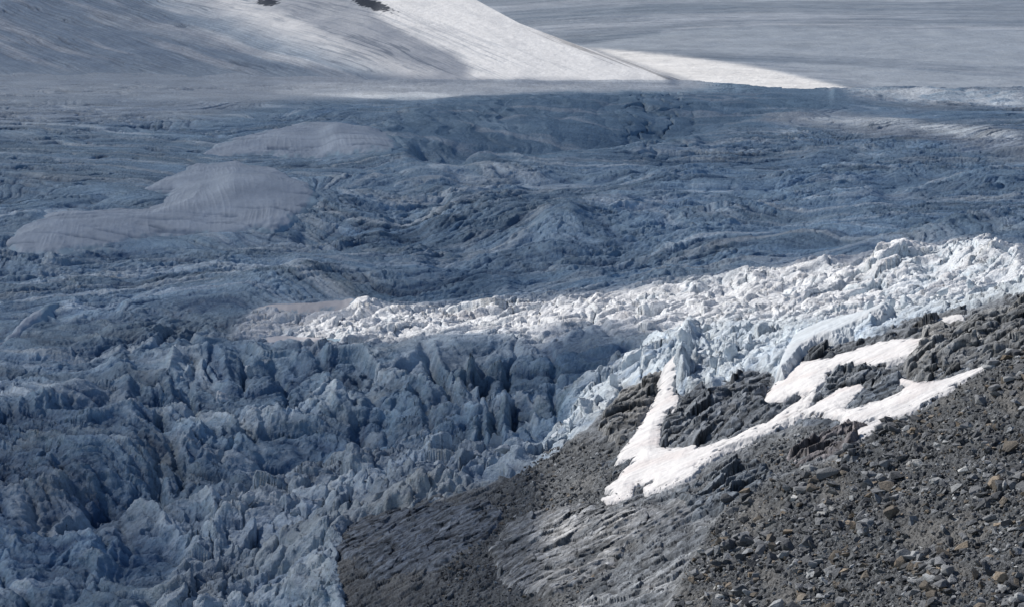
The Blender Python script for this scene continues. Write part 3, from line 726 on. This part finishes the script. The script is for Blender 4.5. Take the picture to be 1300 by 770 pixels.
# ---- snow patches on the bank
SL = {'apron': 'smooth pale ice apron curving down over the rock right of the broad dark crag', 'tongue': 'long cream snow tongue dropping from the ice and trailing a thin tail to the right',
      'upper': 'smooth pinkish snow patch tucked just below the ice edge',
      'lower': 'long slanting snow patch along the top of the scree with a dark slab inside',
      'scrap': 'tiny snow scrap between the ice edge and the largest outcrop'}
for k, poly in SNOWS.items():
    P = np.array(poly); x0, x1, y0, y1 = P[:, 0].min() - 6, P[:, 0].max() + 6, P[:, 1].min() - 6, P[:, 1].max() + 6
    px, py = np.meshgrid(np.arange(x0, x1, .6), np.arange(y0, y1, .4))
    x, y, _ = plane_at(px, py)
    sd = sdist(poly, px + 3.6 * fbm(x / 6, y / 6, 601, 4, .65), py + 3.0 * fbm(x / 6, y / 6, 605, 4, .65)) + (2.6 if k == 'tongue' else 1.4)
    if k != 'apron': sd = sd - 7 * sst(fbm(x / 9, y / 6, 623, 3), .22, .5) * (1 - sst(sd, 3, 14))
    u = x * _d[0] + y * _d[1]; v = -x * _d[1] + y * _d[0]
    rip = perlin(u / 40, v / 3.5, 607) + .5 * perlin(u / 16, v / 1.6, 609)
    z = bank_macro(x, y) + np.interp(sd, [-3.5, -.5, 1.2, 5, 15], [-2.0, .2, 1.3, 1.9, 2.6]) + .22 * rip + .8 * fbm(x / 18, y / 18, 611, 3)
    z = z + (5.5 * (1 - sst(py, 478, 515)) if k == 'tongue' else 5.0 * sst(sd, -1, 6) if k == 'apron' else 0)
    base = rgb(.85, .825, .805)
    col = base * (1 + .08 * rip + .08 * fbm(x / 10, y / 10, 613, 4))[..., None]
    col = mixc(col, rgb(.74, .66, .63), sst(fbm(x / 26, y / 18, 615, 3), -.05, .4) * .5)
    col = mixc(col, rgb(.50, .50, .51), (1 - sst(sd + 2.5 * fbm(x / 4, y / 4, 621, 3), 0, 3.2)) * .7)
    col = mixc(col, rgb(.25, .25, .25), sst(fbm(u / 14, v / 3, 617, 4) + .25 * fbm(x / 2, y / 2, 618, 2), .26, .5) * sst(-sd, -11, -1) * .75)
    cup = perlin(x / 2.2, y / 2.6, 619)
    col = col * (1 + .04 * cup + .03 * fbm(x / 1.0, y / 1.2, 620, 2))[..., None]; z = z + .10 * cup
    if k == 'apron': col = col * rgb(.80, .88, .94)
    o = grid_mesh('snow_patch' if k != 'apron' else 'ice_apron', x, y, z, M_SNOW, col, sd > -3.2)
    tag(o, SL[k], 'snow patch' if k != 'apron' else 'ice apron')

# ------------------------------------------------------------------ rocks
def rock_hull(seed, n=16, flat=.6, sub=0):
    r = random.Random(seed)
    bm = bmesh.new()
    sx, sy, sz = 1.0, r.uniform(.6, .95), flat * r.uniform(.7, 1.2)
    for _ in range(n):
        a, b = r.uniform(0, 2 * PI), r.uniform(-1, 1)
        s = math.sqrt(1 - b * b); k = r.uniform(.8, 1.1)
        p = Vector((math.cos(a) * s, math.sin(a) * s, b)) * k
        q = 4                                               # push towards a box so faces are blocky
        m = max(abs(p.x), abs(p.y), abs(p.z))
        p = p.lerp(p / m * .85, .45)
        bm.verts.new((p.x * sx, p.y * sy, p.z * sz))
    res = bmesh.ops.convex_hull(bm, input=bm.verts)
    bmesh.ops.delete(bm, geom=[e for e in res['geom_interior'] if isinstance(e, bmesh.types.BMVert)], context='VERTS')
    if sub:
        bmesh.ops.bevel(bm, geom=bm.edges[:], offset=.03, segments=1, affect='EDGES')
    bmesh.ops.triangulate(bm, faces=bm.faces[:])
    bmesh.ops.recalc_face_normals(bm, faces=bm.faces[:])
    return bm

def rock_material(name, c, var=.3):
    m, nt, out = nodes_of(name); N = nt.nodes; L = nt.links
    bs = N.new('ShaderNodeBsdfPrincipled'); bs.inputs['Roughness'].default_value = .85; bs.inputs['Specular IOR Level'].default_value = .25
    tc = N.new('ShaderNodeNewGeometry')
    nz = N.new('ShaderNodeTexNoise'); nz.inputs['Scale'].default_value = 1.1; nz.inputs['Detail'].default_value = 6; nz.inputs['Roughness'].default_value = .7
    L.new(tc.outputs['Position'], nz.inputs['Vector'])
    oi = N.new('ShaderNodeObjectInfo')
    mr = N.new('ShaderNodeMapRange'); mr.inputs['From Min'].default_value = .3; mr.inputs['From Max'].default_value = .7; mr.inputs['To Min'].default_value = 1 - var; mr.inputs['To Max'].default_value = 1 + var
    L.new(nz.outputs['Fac'], mr.inputs['Value'])
    m2 = N.new('ShaderNodeMapRange'); m2.inputs['To Min'].default_value = .8; m2.inputs['To Max'].default_value = 1.2
    L.new(oi.outputs['Random'], m2.inputs['Value'])
    mu = N.new('ShaderNodeMath'); mu.operation = 'MULTIPLY'; L.new(mr.outputs['Result'], mu.inputs[0]); L.new(m2.outputs['Result'], mu.inputs[1])
    vm = N.new('ShaderNodeVectorMath'); vm.operation = 'SCALE'; vm.inputs[0].default_value = c
    L.new(mu.outputs[0], vm.inputs['Scale']); L.new(vm.outputs[0], bs.inputs['Base Color'])
    b = N.new('ShaderNodeBump'); b.inputs['Distance'].default_value = .5; L.new(nz.outputs['Fac'], b.inputs['Height']); L.new(b.outputs[0], bs.inputs['Normal'])
    L.new(bs.outputs[0], out.inputs[0])
    return m

RC = {'charcoal': (.115, .12, .128), 'slate grey': (.225, .232, .24), 'pale grey': (.36, .37, .375), 'rust brown': (.20, .175, .145), 'ochre': (.29, .24, .185), 'whitish': (.52, .52, .50)}
RP = {'charcoal': .31, 'slate grey': .36, 'pale grey': .16, 'rust brown': .12, 'ochre': .045, 'whitish': .015}
RMAT = {k: rock_material('rock_' + k.replace(' ', '_'), v) for k, v in RC.items()}
kinds = list(RC)

def scree_points(n, poly, bias=None):
    P = np.array(poly)
    out = []
    while len(out) < n:
        q = rng.random((n * 2, 2)) * [1460 - 560, 940 - 380] + [560, 380]
        ok = inside(poly, q[:, 0], q[:, 1]) & (q[:, 1] < 935)
        ok &= samp(S_SNOW, q[:, 0], q[:, 1]) < .3
        wx_, wy_, _ = plane_at(q[:, 0], q[:, 1])
        ok &= (fbm(wx_ / 30, wy_ / 70, 433, 3) < .18) | (rng.random(len(q)) < .35)
        out += list(q[ok])
    return np.array(out[:n])

protos = [rock_hull(100 + i, 9 + i % 4, .62 if i % 3 else .42) for i in range(18)]
NS = 34000
pts = np.concatenate([scree_points(27000, SCREE), scree_points(7000, [(600, 650), (700, 570), (760, 560), (790, 600), (770, 640), (850, 640), (900, 600), (990, 560), (1090, 530), (1150, 535), (1000, 600), (850, 655), (760, 720), (650, 900), (420, 900), (430, 710), (520, 650)])])
size_px = np.minimum(10.5, 1.3 * (1 - rng.random(NS)) ** (-1 / 1.65))
_p = plane_at(pts[:, 0], pts[:, 1]); _cl = fbm(_p[0] / 22, _p[1] / 40, 811, 3)
size_px = np.minimum(13, size_px * np.exp(1.1 * _cl - .1))
size_px[27000:] = np.minimum(size_px[27000:] * .8, 4)
# a few stones the photograph singles out: px, py, radius px, colour, flatness, label
HERO = [
 (1050, 611, 19, 'slate grey', .38, 'largest flat slate grey slab half sunk in the scree under the reddish hump'),
 (1132, 662, 12, 'rust brown', .7, 'biggest brown block at the bottom of the scree, right of the largest slab'),
 (1213, 636, 11, 'pale grey', .5, 'pale grey wedge low on the scree with a clean flat top'),
 (1222, 611, 8, 'whitish', .6, 'whitish block on the scree above the pale grey wedge'),
 (1260, 543, 5, 'whitish', .6, 'small bright white stone alone on the upper right scree'),
 (1103, 639, 7, 'ochre', .6, 'small ochre block on the scree below the largest slab'),
 (945, 632, 10, 'ochre', .6, 'ochre boulder leaning at the left end of the scree'),
 (922, 640, 12, 'charcoal', .7, 'dark boulder beside the ochre boulder at the left end of the scree'),
 (1283, 580, 12, 'rust brown', .6, 'brown grey boulder near the right edge of the scree'),
 (1180, 480, 7, 'slate grey', .6, 'squat grey block at the upper edge of the long snow patch'),
 (1280, 495, 9, 'pale grey', .4, 'pale grey flat stone high on the scree at the right'),
 (1262, 508, 10, 'slate grey', .4, 'broad grey plate high on the scree below the pale flat stone'),
 (1020, 600, 8, 'pale grey', .4, 'pale flat stone on the scree just left of the largest slab'),
 (1065, 585, 10, 'charcoal', .5, 'dark tilted slab on the scree just above the largest slab'),
 (1158, 558, 8, 'ochre', .5, 'ochre stone on the scree below the tip of the long snow patch'),
]
big_order = np.argsort(-size_px)
NB = 300 - len(HERO)
big = big_order[:NB]; small = big_order[NB:]

def place(px, py):
    x, y, _ = plane_at(np.atleast_1d(px), np.atleast_1d(py))
    z, _ = bank_height(x, y)
    return x, y, z
kind_of = rng.choice(len(kinds), NS, p=np.array(list(RP.values())) / sum(RP.values()))

# many small stones: one mass
bx, by, bz = place(pts[small, 0], pts[small, 1])
q = rng.random((9000, 2)) * [500, 260] + [760, 420]
q = q[(samp(S_SNOW, q[:, 0], q[:, 1]) > .35) & (rng.random(9000) < .55 - .5 * samp(blur(S_SNOW, 5), q[:, 0], q[:, 1]))][:420]
qx_, qy_, _ = plane_at(q[:, 0], q[:, 1]); qz_ = bank_macro(qx_, qy_) + 1.5
small = np.concatenate([small, rng.choice(small, len(q))]); bx = np.concatenate([bx, qx_]); by = np.concatenate([by, qy_]); bz = np.concatenate([bz, qz_])
V, Tq, Cc = [], [], []; off = 0
pd = []
for bm in protos:
    bm.verts.ensure_lookup_table(); bm.verts.index_update()
    pd.append((np.array([v.co[:] for v in bm.verts]), np.array([[v.index for v in f.verts] for f in bm.faces])))
for i, s in enumerate(small):
    v, f = pd[int(rng.integers(len(pd)))]
    r = (size_px[s] if i < len(small) - len(q) else min(size_px[s], rng.uniform(.9, 2.0))) * .33
    a = rng.random() * 2 * PI; ti = rng.normal(0, .35, 2)
    R = np.array(Matrix.Rotation(a, 3, 'Z') @ Matrix.Rotation(ti[0], 3, 'X') @ Matrix.Rotation(ti[1] - .3, 3, 'Y'))
    V.append(v @ R.T * r + [bx[i], by[i], bz[i] + r * .15]); Tq.append(f + off); off += len(v)
    c = np.array(RC[kinds[kind_of[s]]]) * rng.uniform(.65, 1.35)
    Cc.append(np.repeat(c[None, :], len(v), 0))
o = mesh_np('scree_rubble', np.concatenate(V), np.concatenate(Tq), M_SCREE, np.concatenate(Cc), smooth=False)
o['kind'] = 'stuff'; o['label'] = 'countless small dark stones covering the scree slope'

# the 300 stones that show largest
big_meshes = {}
def rock_obj(kind, seed, flat):
    key = (kind, seed % 10, flat)
    if key not in big_meshes:
        bm = rock_hull(500 + seed % 10, 12, flat, 1)
        me = bpy.data.meshes.new('scree_rock'); bm.to_mesh(me); bm.free()
        me.materials.append(RMAT[kind]); big_meshes[key] = me
    o = bpy.data.objects.new('scree_rock', big_meshes[key]); COL.objects.link(o)
    return o

MARKS = [(1255, 470, 'beside the right end of the long lower snow patch'), (1130, 545, 'just below the tip of the long lower snow patch'), (1050, 611, 'around the largest flat slab'),
         (1222, 611, 'around the whitish block on the scree'), (1132, 665, 'by the biggest brown block'), (930, 635, 'near the ochre boulder at the left end of the scree'),
         (1260, 543, 'around the small bright white stone'), (1000, 700, 'at the foot of the scree below the ochre boulder'), (1150, 760, 'at the very bottom of the scree in the middle'), (1270, 720, 'in the bottom right corner of the scree'),
         (720, 690, 'on the banded bedrock'), (760, 610, 'in the grit left of the snow tongue'), (1290, 440, 'under the largest outcrop at the right edge'), (900, 740, 'at the lower left foot of the scree')]
def label_for(kind, r, flat, px, py):
    sz = 'small' if r < 5 else 'medium' if r < 7.5 else 'large'
    m = min(MARKS, key=lambda q: (q[0] - px) ** 2 + (q[1] - py) ** 2)[2]
    return '%s %s %s %s' % (sz, kind, 'flat slab' if flat < .5 else 'angular stone', m)
def put(px, py, r, kind, flat, seed, label=None, proud=None):
    x, y, z = place(px, py)
    o = rock_obj(kind, seed, flat)
    rm = r * .33
    o.location = (float(x[0]), float(y[0]), float(z[0]) + rm * (proud or (.12 if flat < .5 else .2)))
    o.rotation_euler = (random.gauss(.08, .08), random.gauss(-.36, .08), random.uniform(-.5, .5)) if proud else (random.gauss(0, .22), random.gauss(-.3, .22), random.uniform(0, 2 * PI))
    o.scale = (rm, rm, rm)
    lb = label or label_for(kind, r, flat, px, py)
    tag(o, lb, 'rock', 'notable stones of the scree' if label else lb)
for i, s in enumerate(big):
    put(pts[s, 0], pts[s, 1], size_px[s], kinds[kind_of[s]], .42 if rng.random() < .35 else .65, i)
for i, (px, py, r, k, fl, lb) in enumerate(HERO):
    put(px, py, r, k, fl, 40 + i, lb, .52 if fl > .45 else .42)

# ------------------------------------------------------------------ seracs along the ice edge
from mathutils import noise as mnoise
def serac_mesh(seed, tall):
    bm = rock_hull(900 + seed, 9 + seed % 4, tall)
    bmesh.ops.bevel(bm, geom=bm.edges[:], offset=.10, segments=2, affect='EDGES', profile=.6)
    bmesh.ops.triangulate(bm, faces=bm.faces[:])
    for _ in range(3):
        bmesh.ops.subdivide_edges(bm, edges=[e for e in bm.edges if e.calc_length() > .13], cuts=1)
        bmesh.ops.triangulate(bm, faces=bm.faces[:])
    for v in bm.verts:
        p = v.co.copy(); q = p * 2.2 + Vector((seed * 3.1, 0, 0))
        g = mnoise.fractal(q, 1.0, 2.0, 4) * .10
        lay = mnoise.noise(Vector((p.x * .7 + seed, p.y * .7, p.z * 9 + p.x * 2))) * .035
        cl = abs(mnoise.noise(Vector((p.x * 2.2, p.y * 2.2, p.z * .5 + seed)))) ** .5 * .16 - .08
        n = Vector((p.x, p.y, p.z * .5)).normalized()
        v.co = p + n * (g + lay + cl)
    me = bpy.data.meshes.new('serac'); bm.normal_update(); bm.to_mesh(me); bm.free()
    me.polygons.foreach_set('use_smooth', np.ones(len(me.polygons), bool))
    return me

def serac_colour(me, c):
    n = len(me.vertices); co = np.empty(n * 3, np.float32); me.vertices.foreach_get('co', co); co = co.reshape(-1, 3)
    ca = me.color_attributes.new('tone', 'FLOAT_COLOR', 'POINT')
    t = np.ones((n, 4), np.float32)
    k = (1 + .10 * perlin(co[:, 2] * 9 + co[:, 0] * 3, co[:, 1] * 2, 801) + .12 * fbm(co[:, 0] * 2, co[:, 1] * 2 + co[:, 2] * 2, 803, 3))
    t[:, :3] = np.array(c) * k[:, None]
    ca.data.foreach_set('color', t.ravel()); me.materials.append(M_SERAC)
    return me
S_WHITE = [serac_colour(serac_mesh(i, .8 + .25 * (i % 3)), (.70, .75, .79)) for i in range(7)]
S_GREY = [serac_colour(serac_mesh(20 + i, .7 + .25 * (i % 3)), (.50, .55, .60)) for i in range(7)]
SER = [  # px, py of the foot, half width px, stretch up, white?, label or None
 (868, 462, 9, 2.6, 1, 'tall thin white ice fin standing above the head of the snow tongue'),
 (852, 492, 9, 1.2, 1, None), (886, 470, 11, 1.2, 1, None), (906, 478, 12, 1.0, 1, None), (930, 466, 12, 1.1, 1, None), (952, 456, 12, 1.0, 1, None), (975, 448, 9, 1.2, 1, None),
 (898, 440, 9, 1.0, 1, None), (925, 432, 9, .9, 1, None), (1000, 436, 10, .9, 1, None), (1030, 428, 9, .8, 1, None), (1104, 408, 9, 1.1, 1, None), (1128, 402, 8, 1.1, 1, None), (1150, 396, 9, .8, 1, None), (1196, 382, 8, .8, 1, None), (1232, 372, 8, .8, 1, None),
 (800, 478, 10, 1.5, 1, 'bright ice tower beside the brown crag, left of the snow tongue'), (822, 462, 9, 1.5, 1, None), (780, 500, 9, 1.1, 1, None), (742, 532, 11, .9, 1, None), (722, 548, 10, .8, 1, None),
 (706, 560, 9, .8, 0, None), (640, 590, 12, 1.0, 0, 'pale grey ice block at the right end of the lower ice front'), (628, 580, 11, 1.4, 0, None), (606, 590, 10, 1.0, 0, None), (585, 592, 10, 1.0, 0, None), (556, 598, 12, .9, 0, None), (528, 606, 12, .9, 0, None),
 (500, 606, 11, .8, 0, None), (470, 615, 13, .8, 0, None), (440, 628, 12, 1.0, 0, None), (404, 640, 13, 1.3, 0, 'brightest upright ice block in the lower ice front'), (378, 652, 12, 1.0, 0, None), (352, 640, 12, 1.2, 0, None), (318, 650, 14, 1.1, 0, None), (290, 655, 15, 1.2, 0, 'big dirty ice block at the lower left end of the ice front'),
 (286, 505, 13, 1.4, 0, 'tall pale ice tower in the shadowed icefall'), (318, 478, 10, 1.0, 0, None), (338, 468, 8, 1.0, 0, None), (228, 486, 9, 1.2, 0, None), (168, 520, 9, 1.5, 0, None)]
def serac_place(px):
    return ('at the ice edge above the snow patches' if px > 985 else 'on the ice edge above the broad dark crag' if px > 840 else 'on the ice edge left of the snow tongue' if px > 690 else
            'in the right half of the lower ice front' if px > 490 else 'in the left half of the lower ice front')
for i, (px, py, hw, up, wh, lb) in enumerate(SER):
    D0 = float(glacier_dist(np.array([float(px)]), np.array([float(py)]))[0])
    x, y, z, _, _ = glacier_surface(np.array([[float(px)]]), np.array([[D0]]), snow=True)
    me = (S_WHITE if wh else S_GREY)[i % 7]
    o = bpy.data.objects.new('serac', me); COL.objects.link(o)
    m_ = D0 / F * 1.03
    if wh: hw *= 1.2; up *= 1.25
    o.location = (float(x[0, 0]), float(y[0, 0]), float(z[0, 0]) + hw * m_ * (.25 if wh else .02) * up)
    o.rotation_euler = (random.gauss(0, .18), random.gauss(-.12, .18), random.uniform(0, 6.28))
    o.scale = (hw * m_, hw * m_, hw * m_ * up)
    in_fall = py < 530 and px < 400
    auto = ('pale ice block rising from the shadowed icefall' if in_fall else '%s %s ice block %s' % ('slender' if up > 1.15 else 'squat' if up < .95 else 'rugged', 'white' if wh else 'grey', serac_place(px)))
    tag(o, lb or auto, 'serac', 'single towers of ice' if lb else auto)

# ------------------------------------------------------------------ light
SUN_AZ = (-.86, .51); SUN_EL = math.radians(40)
sun_dir = np.array([SUN_AZ[0] * math.cos(SUN_EL), SUN_AZ[1] * math.cos(SUN_EL), math.sin(SUN_EL)])
sl = bpy.data.lights.new('sun', 'SUN'); sl.energy = 4.1; sl.angle = math.radians(.5); sl.color = (1, .955, .90)
so = bpy.data.objects.new('sun', sl); COL.objects.link(so)
so.rotation_euler = Vector(sun_dir).to_track_quat('Z', 'Y').to_euler(); so.location = (0, 0, 500)
w = bpy.data.worlds.new('World'); scene.world = w; w.use_nodes = True
nt = w.node_tree; nt.nodes.clear()
sky = nt.nodes.new('ShaderNodeTexSky'); sky.sky_type = 'NISHITA'; sky.sun_disc = False
sky.sun_elevation = SUN_EL; sky.sun_rotation = math.atan2(sun_dir[0], sun_dir[1]); sky.altitude = 2800; sky.dust_density = .3
bg = nt.nodes.new('ShaderNodeBackground'); bg.inputs['Strength'].default_value = .085
wo = nt.nodes.new('ShaderNodeOutputWorld')
nt.links.new(sky.outputs[0], bg.inputs[0]); nt.links.new(bg.outputs[0], wo.inputs[0])

# ---- cloud layer: broken cloud out of view, opacity shaped to lay out sun and shade
LIT = [
 ([(500, -110), (470, 20), (520, 45), (575, 72), (600, 101), (890, 106), (880, 60), (640, -110)], 1.0, 7, 5),
 ([(130, -20), (300, -20), (420, 40), (560, 88), (570, 99), (500, 99), (400, 88), (330, 80), (250, 40)], .62, 16, 6),
 ([(745, 60), (860, 71), (960, 84), (1090, 113), (1080, 118), (980, 117), (900, 107), (820, 86)], 1.0, 3, 2),
 ([(380, 118), (480, 115), (545, 117), (610, 124), (520, 127), (430, 124)], .9, 12, 2.2),
 ([(60, 108), (300, 112), (420, 116), (400, 122), (200, 116)], .3, 20, 3),
 ([(1060, 117), (1310, 119), (1310, 138), (1180, 133), (1090, 124)], .72, 10, 2.0),
 ([(330, 104), (480, 103), (900, 104), (1000, 116), (860, 126), (480, 127), (330, 122)], .5, 40, 4),
 ([(1000, 149), (1120, 150), (1330, 170), (1330, 182), (1150, 166), (1060, 160)], .85, 12, 3),
 ([(360, 424), (410, 402), (470, 388), (560, 386), (700, 376), (850, 365), (950, 350), (1080, 330), (1180, 312), (1260, 308), (1560, 285), (1560, 1010), (700, 1010), (690, 690),
   (690, 600), (670, 560), (700, 515), (780, 462), (800, 440), (735, 436), (690, 441), (600, 440), (520, 436), (440, 445), (380, 436)], 1.0, 7, 5),
 ([(230, 700), (280, 640), (340, 615), (430, 590), (560, 568), (660, 562), (700, 600), (690, 690), (600, 700)], .33, 12, 12),
]
Tr = np.full((RH, RW), .35, np.float32)
TrF = np.full((RH, RW), .52, np.float32)
for q, (p, a, sx, sy) in enumerate(LIT):
    if q == 2:
        TrF = np.maximum(TrF, a * polymask(p, sx, sy)); continue
    Tr = np.maximum(Tr, a * polymask(p, sx, sy))
Tr = np.maximum(Tr, .16 * polymask([(200, 500), (340, 455), (430, 470), (300, 560)], 20))
Tr = Tr * (1 - .72 * polymask([(690, 424), (730, 414), (790, 412), (835, 418), (830, 440), (790, 470), (740, 500), (690, 470)], 6))
Tr = Tr * (1 - .38 * polymask([(-300, 520), (120, 500), (260, 560), (430, 545), (520, 480), (690, 460), (660, 560), (420, 590), (250, 690), (100, 1000), (-300, 1000)], 30))
Tr = Tr * (1 - .15 * polymask([(470, 150), (560, 128), (700, 124), (880, 124), (980, 135), (860, 178), (700, 186), (560, 190)], 10, 4))
Tr = Tr * (1 - .25 * polymask([(-300, -120), (180, -120), (330, 60), (420, 98), (-300, 100)], 25, 12))
low = polymask([(-300, 700), (2000, 700), (2000, 1200), (-300, 1200)], 10)
Tr = Tr * (1 - .0 * low)
cpx = np.arange(-200, 1500, 3.0); cpy = np.arange(-100, 960, 2.0)
PXc, PYc = np.meshgrid(cpx, cpy)
gd = glacier_dist(PXc, PYc)
bxp, byp, bzp = plane_at(PXc, PYc)
on_bank = blur(np.where(inside(ICE_POLY, PXc, PYc), 0., 1.).astype(np.float32), 4, 4)
D = gd * (1 - on_bank) + np.clip(byp, 200, 3000) * on_bank
hd = np.exp(np.interp(PYc, HR, np.log(HD[480])))
hillm = (PYc < 102) & (PXc < np.interp(PYc, hrow, ridge))
hdl = np.exp(np.stack([np.interp(PXc[i], list(HD.keys()), [np.interp(cpy[i], HR, np.log(v)) for v in HD.values()]) for i in range(len(cpy))]))
fard = np.exp(np.interp(PYc, [-110, -60, 0, 30, 60, 90, 115, 128], np.log([14000, 11000, 8200, 7000, 6050, 5250, 4700, 4420])))
farm = (~hillm) & (PYc < 115) & (PXc > 860 - (PYc < 102) * 400)
D = np.where(hillm, hdl, np.where(farm, fard, D))
dx, dy, dz = ray(PXc, PYc); t = D / dy
x, y, z = dx * t, dy * t, dz * t
CZ = 700.0
tt = (CZ - z) / sun_dir[2]
cx, cy = x + sun_dir[0] * tt, y + sun_dir[1] * tt
_wx = PXc + 9 * fbm(cx / 45, cy / 70, 711, 3); _wy = PYc + np.where(PYc > 200, 7, 1.5) * fbm(cx / 45, cy / 70, 713, 3)
tr = np.where(farm, samp(TrF, PXc, PYc), samp(Tr, _wx, _wy))
tr = np.clip(tr * (1 + .35 * fbm(cx / 60, cy / 90, 701, 3)), 0, 1)
tr = np.where(tr > .9, 1, tr)
m, nt, out = nodes_of('cloud'); N = nt.nodes; L = nt.links
at = N.new('ShaderNodeAttribute'); at.attribute_name = 'tone'
tb = N.new('ShaderNodeBsdfTransparent'); tl = N.new('ShaderNodeBsdfTranslucent'); tl.inputs['Color'].default_value = (.07, .09, .13, 1)
mx = N.new('ShaderNodeMixShader'); L.new(at.outputs['Fac'], mx.inputs[0]); L.new(tl.outputs[0], mx.inputs[1]); L.new(tb.outputs[0], mx.inputs[2])
L.new(mx.outputs[0], out.inputs[0])
col = np.repeat(tr[..., None], 3, -1)
o = grid_mesh('cloud_sky', cx, cy, np.full(cx.shape, CZ) + 8 * fbm(cx / 200, cy / 200, 703, 2), m, col); o['kind'] = 'structure'

# ------------------------------------------------------------------ camera, render
cam = bpy.data.cameras.new('camera'); co = bpy.data.objects.new('camera', cam); COL.objects.link(co)
cam.sensor_width = 36; cam.lens = 36 * F / 1300; cam.clip_start = 1; cam.clip_end = 40000
co.rotation_euler = (PI / 2 - PITCH, 0, 0)
scene.camera = co
scene.view_settings.view_transform = 'Standard'; scene.view_settings.look = 'None'; scene.view_settings.exposure = 0
scene.render.engine = 'CYCLES'
scene.cycles.use_denoising = True
scene.cycles.max_bounces = 6; scene.cycles.transparent_max_bounces = 16
scene.cycles.diffuse_bounces = 3; scene.cycles.sample_clamp_indirect = 4
